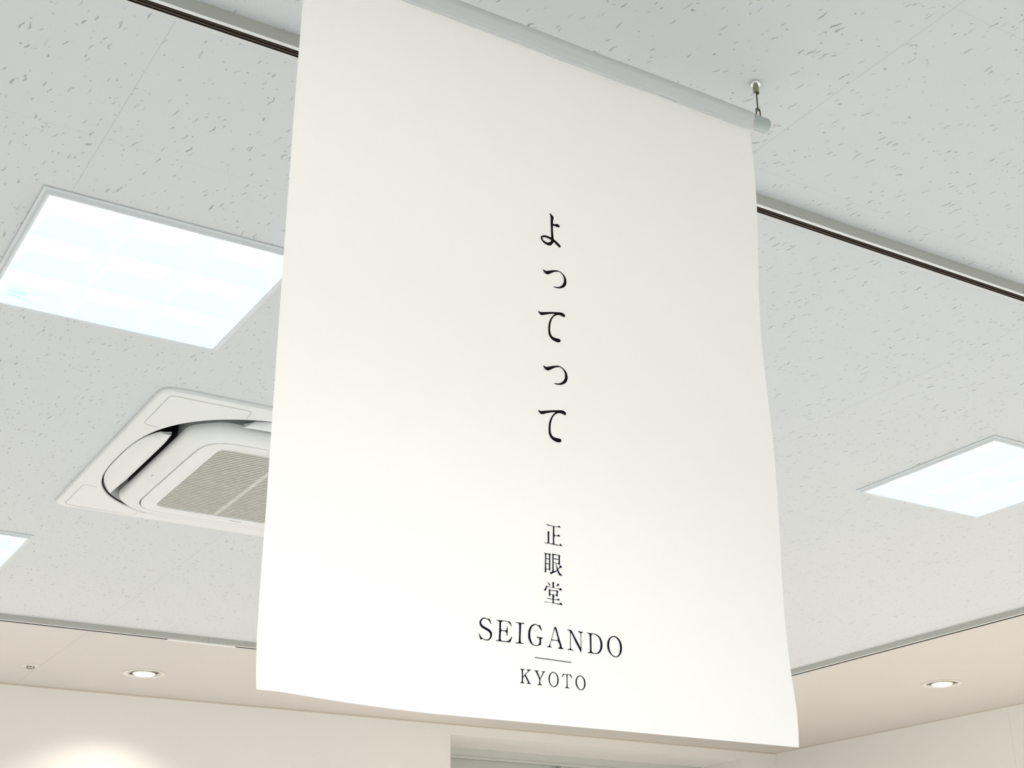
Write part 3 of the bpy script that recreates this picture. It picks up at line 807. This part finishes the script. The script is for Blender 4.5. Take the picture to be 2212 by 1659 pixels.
ban = thing('hanging_banner', 'tall white cloth banner with black vertical writing hanging in the middle', 'banner', (0, 0, 0))
bm = bmesh.new()
nu, nv = 64, 84
rows = []
for j in range(nv + 1):
    row = []
    for i in range(nu + 1):
        u = i / nu
        z0 = bottom(u); z1 = 1.1585
        z = z0 + (z1 - z0) * (j / nv)
        xl, xr = lerp_table(LT, z), lerp_table(RT, z)
        row.append(cloth_pt(xl + (xr - xl) * u, z))
    rows.append(row)
loft(bm, rows, closed=False)
o = obj('cloth', bm, M_cloth, ban, smooth='all', recalc=False)

# sleeve wrapped over the rod, seam hanging a little unevenly in front of the cloth
bm = bmesh.new()
rows = []
NS = 120
xl, xr = 0.5092, 1.2236
rs = random.Random(3)
wob = [rs.uniform(-1, 1) for _ in range(40)]
def wv(u, f, ph): 
    p = u * f + ph; i = int(p); k = p - i; k = k * k * (3 - 2 * k)
    return wob[i % 40] * (1 - k) + wob[(i + 1) % 40] * k
for i in range(NS + 1):
    u = i / NS
    x = xl + (xr - xl) * u
    damp = min(1, (1 - u) * 8)
    dz = 0.0016 * wv(u, 9, 0) * damp
    rr = 0.0128 + 0.0005 * wv(u, 7, 11)
    loop = []
    for k in range(25):
        a = math.radians(-62 + 276 * k / 24)     # from the back seam over the top to the front
        loop.append((x, BY + rr * math.cos(a) * 0.98, ROD_Z + rr * math.sin(a)))
    # hangs on to the front seam, then the edge of the single second layer
    loop.append((x, BY - 0.0094, ROD_Z - 0.0108 + dz * .3))
    loop.append((x, BY - 0.0080, ROD_Z - 0.0142 + dz * .7))
    loop.append((x, BY - 0.0062, ROD_Z - 0.0178 + dz))
    loop.append((x, BY - 0.0058, ROD_Z - 0.0216 + dz * 1.2))
    loop.append((x, BY - 0.0046, ROD_Z - 0.0218 + dz * 1.2))
    rows.append(loop)
loft(bm, rows, closed=False)
last = len(rows[0])
bm.verts.index_update()
for f in bm.faces:
    if min(v.index % last for v in f.verts) >= last - 3: f.material_index = 1
sl = obj('rod_sleeve', bm, [M_sleeve, M_cloth], ban, smooth=True)

def spline(pts):
    """closed outline; '!' marks a sharp corner, the rest is rounded"""
    P, C = [], []
    for tk in pts.split():
        C.append(tk.endswith('!'))
        a, b_ = tk.rstrip('!').split(',')
        P.append(Vector((int(a) * 1e-5, int(b_) * 1e-5)))
    n, out = len(P), []
    for i in range(n):
        p1, p2 = P[i], P[(i + 1) % n]
        out.append(p1)
        if C[i] and C[(i + 1) % n]: continue
        p0 = p1 * 2 - p2 if C[i] else P[i - 1]
        p3 = p2 * 2 - p1 if C[(i + 1) % n] else P[(i + 2) % n]
        if C[i]: p0 = p1 - (p2 - p1) * 0.5
        if C[(i + 1) % n]: p3 = p2 + (p2 - p1) * 0.5
        for k in (0.25, 0.5, 0.75):
            k2, k3 = k * k, k * k * k
            out.append(0.5 * ((2 * p1) + (p2 - p0) * k + (2 * p0 - 5 * p1 + 4 * p2 - p3) * k2 + (3 * p1 - p0 - 3 * p2 + p3) * k3))
    return out

def lettering(name, chars, mat, label):
    for polys in chars:
        bm = bmesh.new()
        for p in polys:
            loops = [spline(s) for s in p.split('|')]
            flat = [q for L in loops for q in L]
            tris = tessellate_polygon([[Vector((q.x, q.y, 0)) for q in L] for L in loops])
            vs_ = [bm.verts.new(cloth_pt(q.x, q.y - CAM_H, 0.0009)) for q in flat]
            for a, b_, c in tris:
                try: bm.faces.new((vs_[a], vs_[b_], vs_[c]))
                except ValueError: pass
        for f in bm.faces:
            f.normal_update()
            if f.normal.y > 0: f.normal_flip()
        o = obj(name, bm, mat, ban, recalc=False)
        o['label'] = label
K = GLYPHS['K']
lettering('hiragana_character', [[p] for p in GLYPHS['H']], M_ink, 'black brush-style hiragana character')
lettering('kanji_character', [K[:5], K[5:18], K[18:]], M_navy, 'small dark printed kanji')
lettering('large_letter', [[p] for p in GLYPHS['S']], M_navy, 'dark serif capital of the wide word')
lettering('small_letter', [[p] for p in GLYPHS['C']], M_navy, 'smaller dark serif capital under the line')
lettering('divider_line', [GLYPHS['L']], M_line, 'thin grey printed line')

rod = thing('banner_rod', 'round pale rod through the top sleeve of the banner', 'rod', (0.44, BY, ROD_Z))
bm = bmesh.new()
def xc(r, x, n=32): return [(x, r * math.cos(2 * math.pi * i / n), r * math.sin(2 * math.pi * i / n)) for i in range(n)]
loft(bm, [xc(.0108, 0), xc(.0108, 0.795)], cap0=True, cap1=True)
obj('pipe', bm, M_pipe, rod, smooth=True)
bm = bmesh.new()
loft(bm, [xc(.0112, 0.7850), xc(.0116, 0.7852), xc(.0116, 0.8150), xc(.0105, 0.8172), xc(.0085, 0.8180)], cap0=True, cap1=True)
obj('end_cap', bm, M_pipe, rod, smooth=True)

HX = 1.2432
hk = thing('hanging_hook', 'small metal ceiling hook with chain links holding the rod end', 'hook', (HX, BY, CEIL))
bm = bmesh.new(); loft(bm, [circ(.0085, -.0002, 24), circ(.0085, -.0016, 24), circ(.0072, -.0035, 24), circ(.005, -.0042, 24)], cap1=True)
obj('ceiling_plate', bm, M_chrome, hk, smooth=True)
bm = bmesh.new()
loft(bm, [circ(.0042, -.004, 20), circ(.0046, -.006, 20), circ(.0046, -.0155, 20), circ(.0040, -.0165, 20)], cap1=True)
for s in (-1, 1): box(bm, s * .0034 - .0009, s * .0034 + .0009, -.002, .002, -.0195, -.0160)
obj('barrel', bm, M_metal, hk, smooth=True)
def link_pts(zc, hl, hw, ax):
    P = []
    for k in range(32):
        a = 2 * math.pi * k / 32
        s, c = math.sin(a), math.cos(a)
        w = hw * c
        z = zc + (hl - hw) * (1 if s > 0 else -1) + hw * s if abs(s) > 1e-9 else zc
        P.append((w, 0, z) if ax == 0 else (0.7 * w, 0.7 * w, z) if ax == 2 else (0, w, z))
    return P
bm = bmesh.new(); ring_tube(bm, link_pts(-.0330, .0165, .0026, 2), .00105)
obj('chain_link', bm, M_wire, hk, smooth=True)
bm = bmesh.new(); ring_tube(bm, link_pts(-.0585, .0125, .0038, 0), .0011)
obj('chain_link', bm, M_wire, hk, smooth=True)
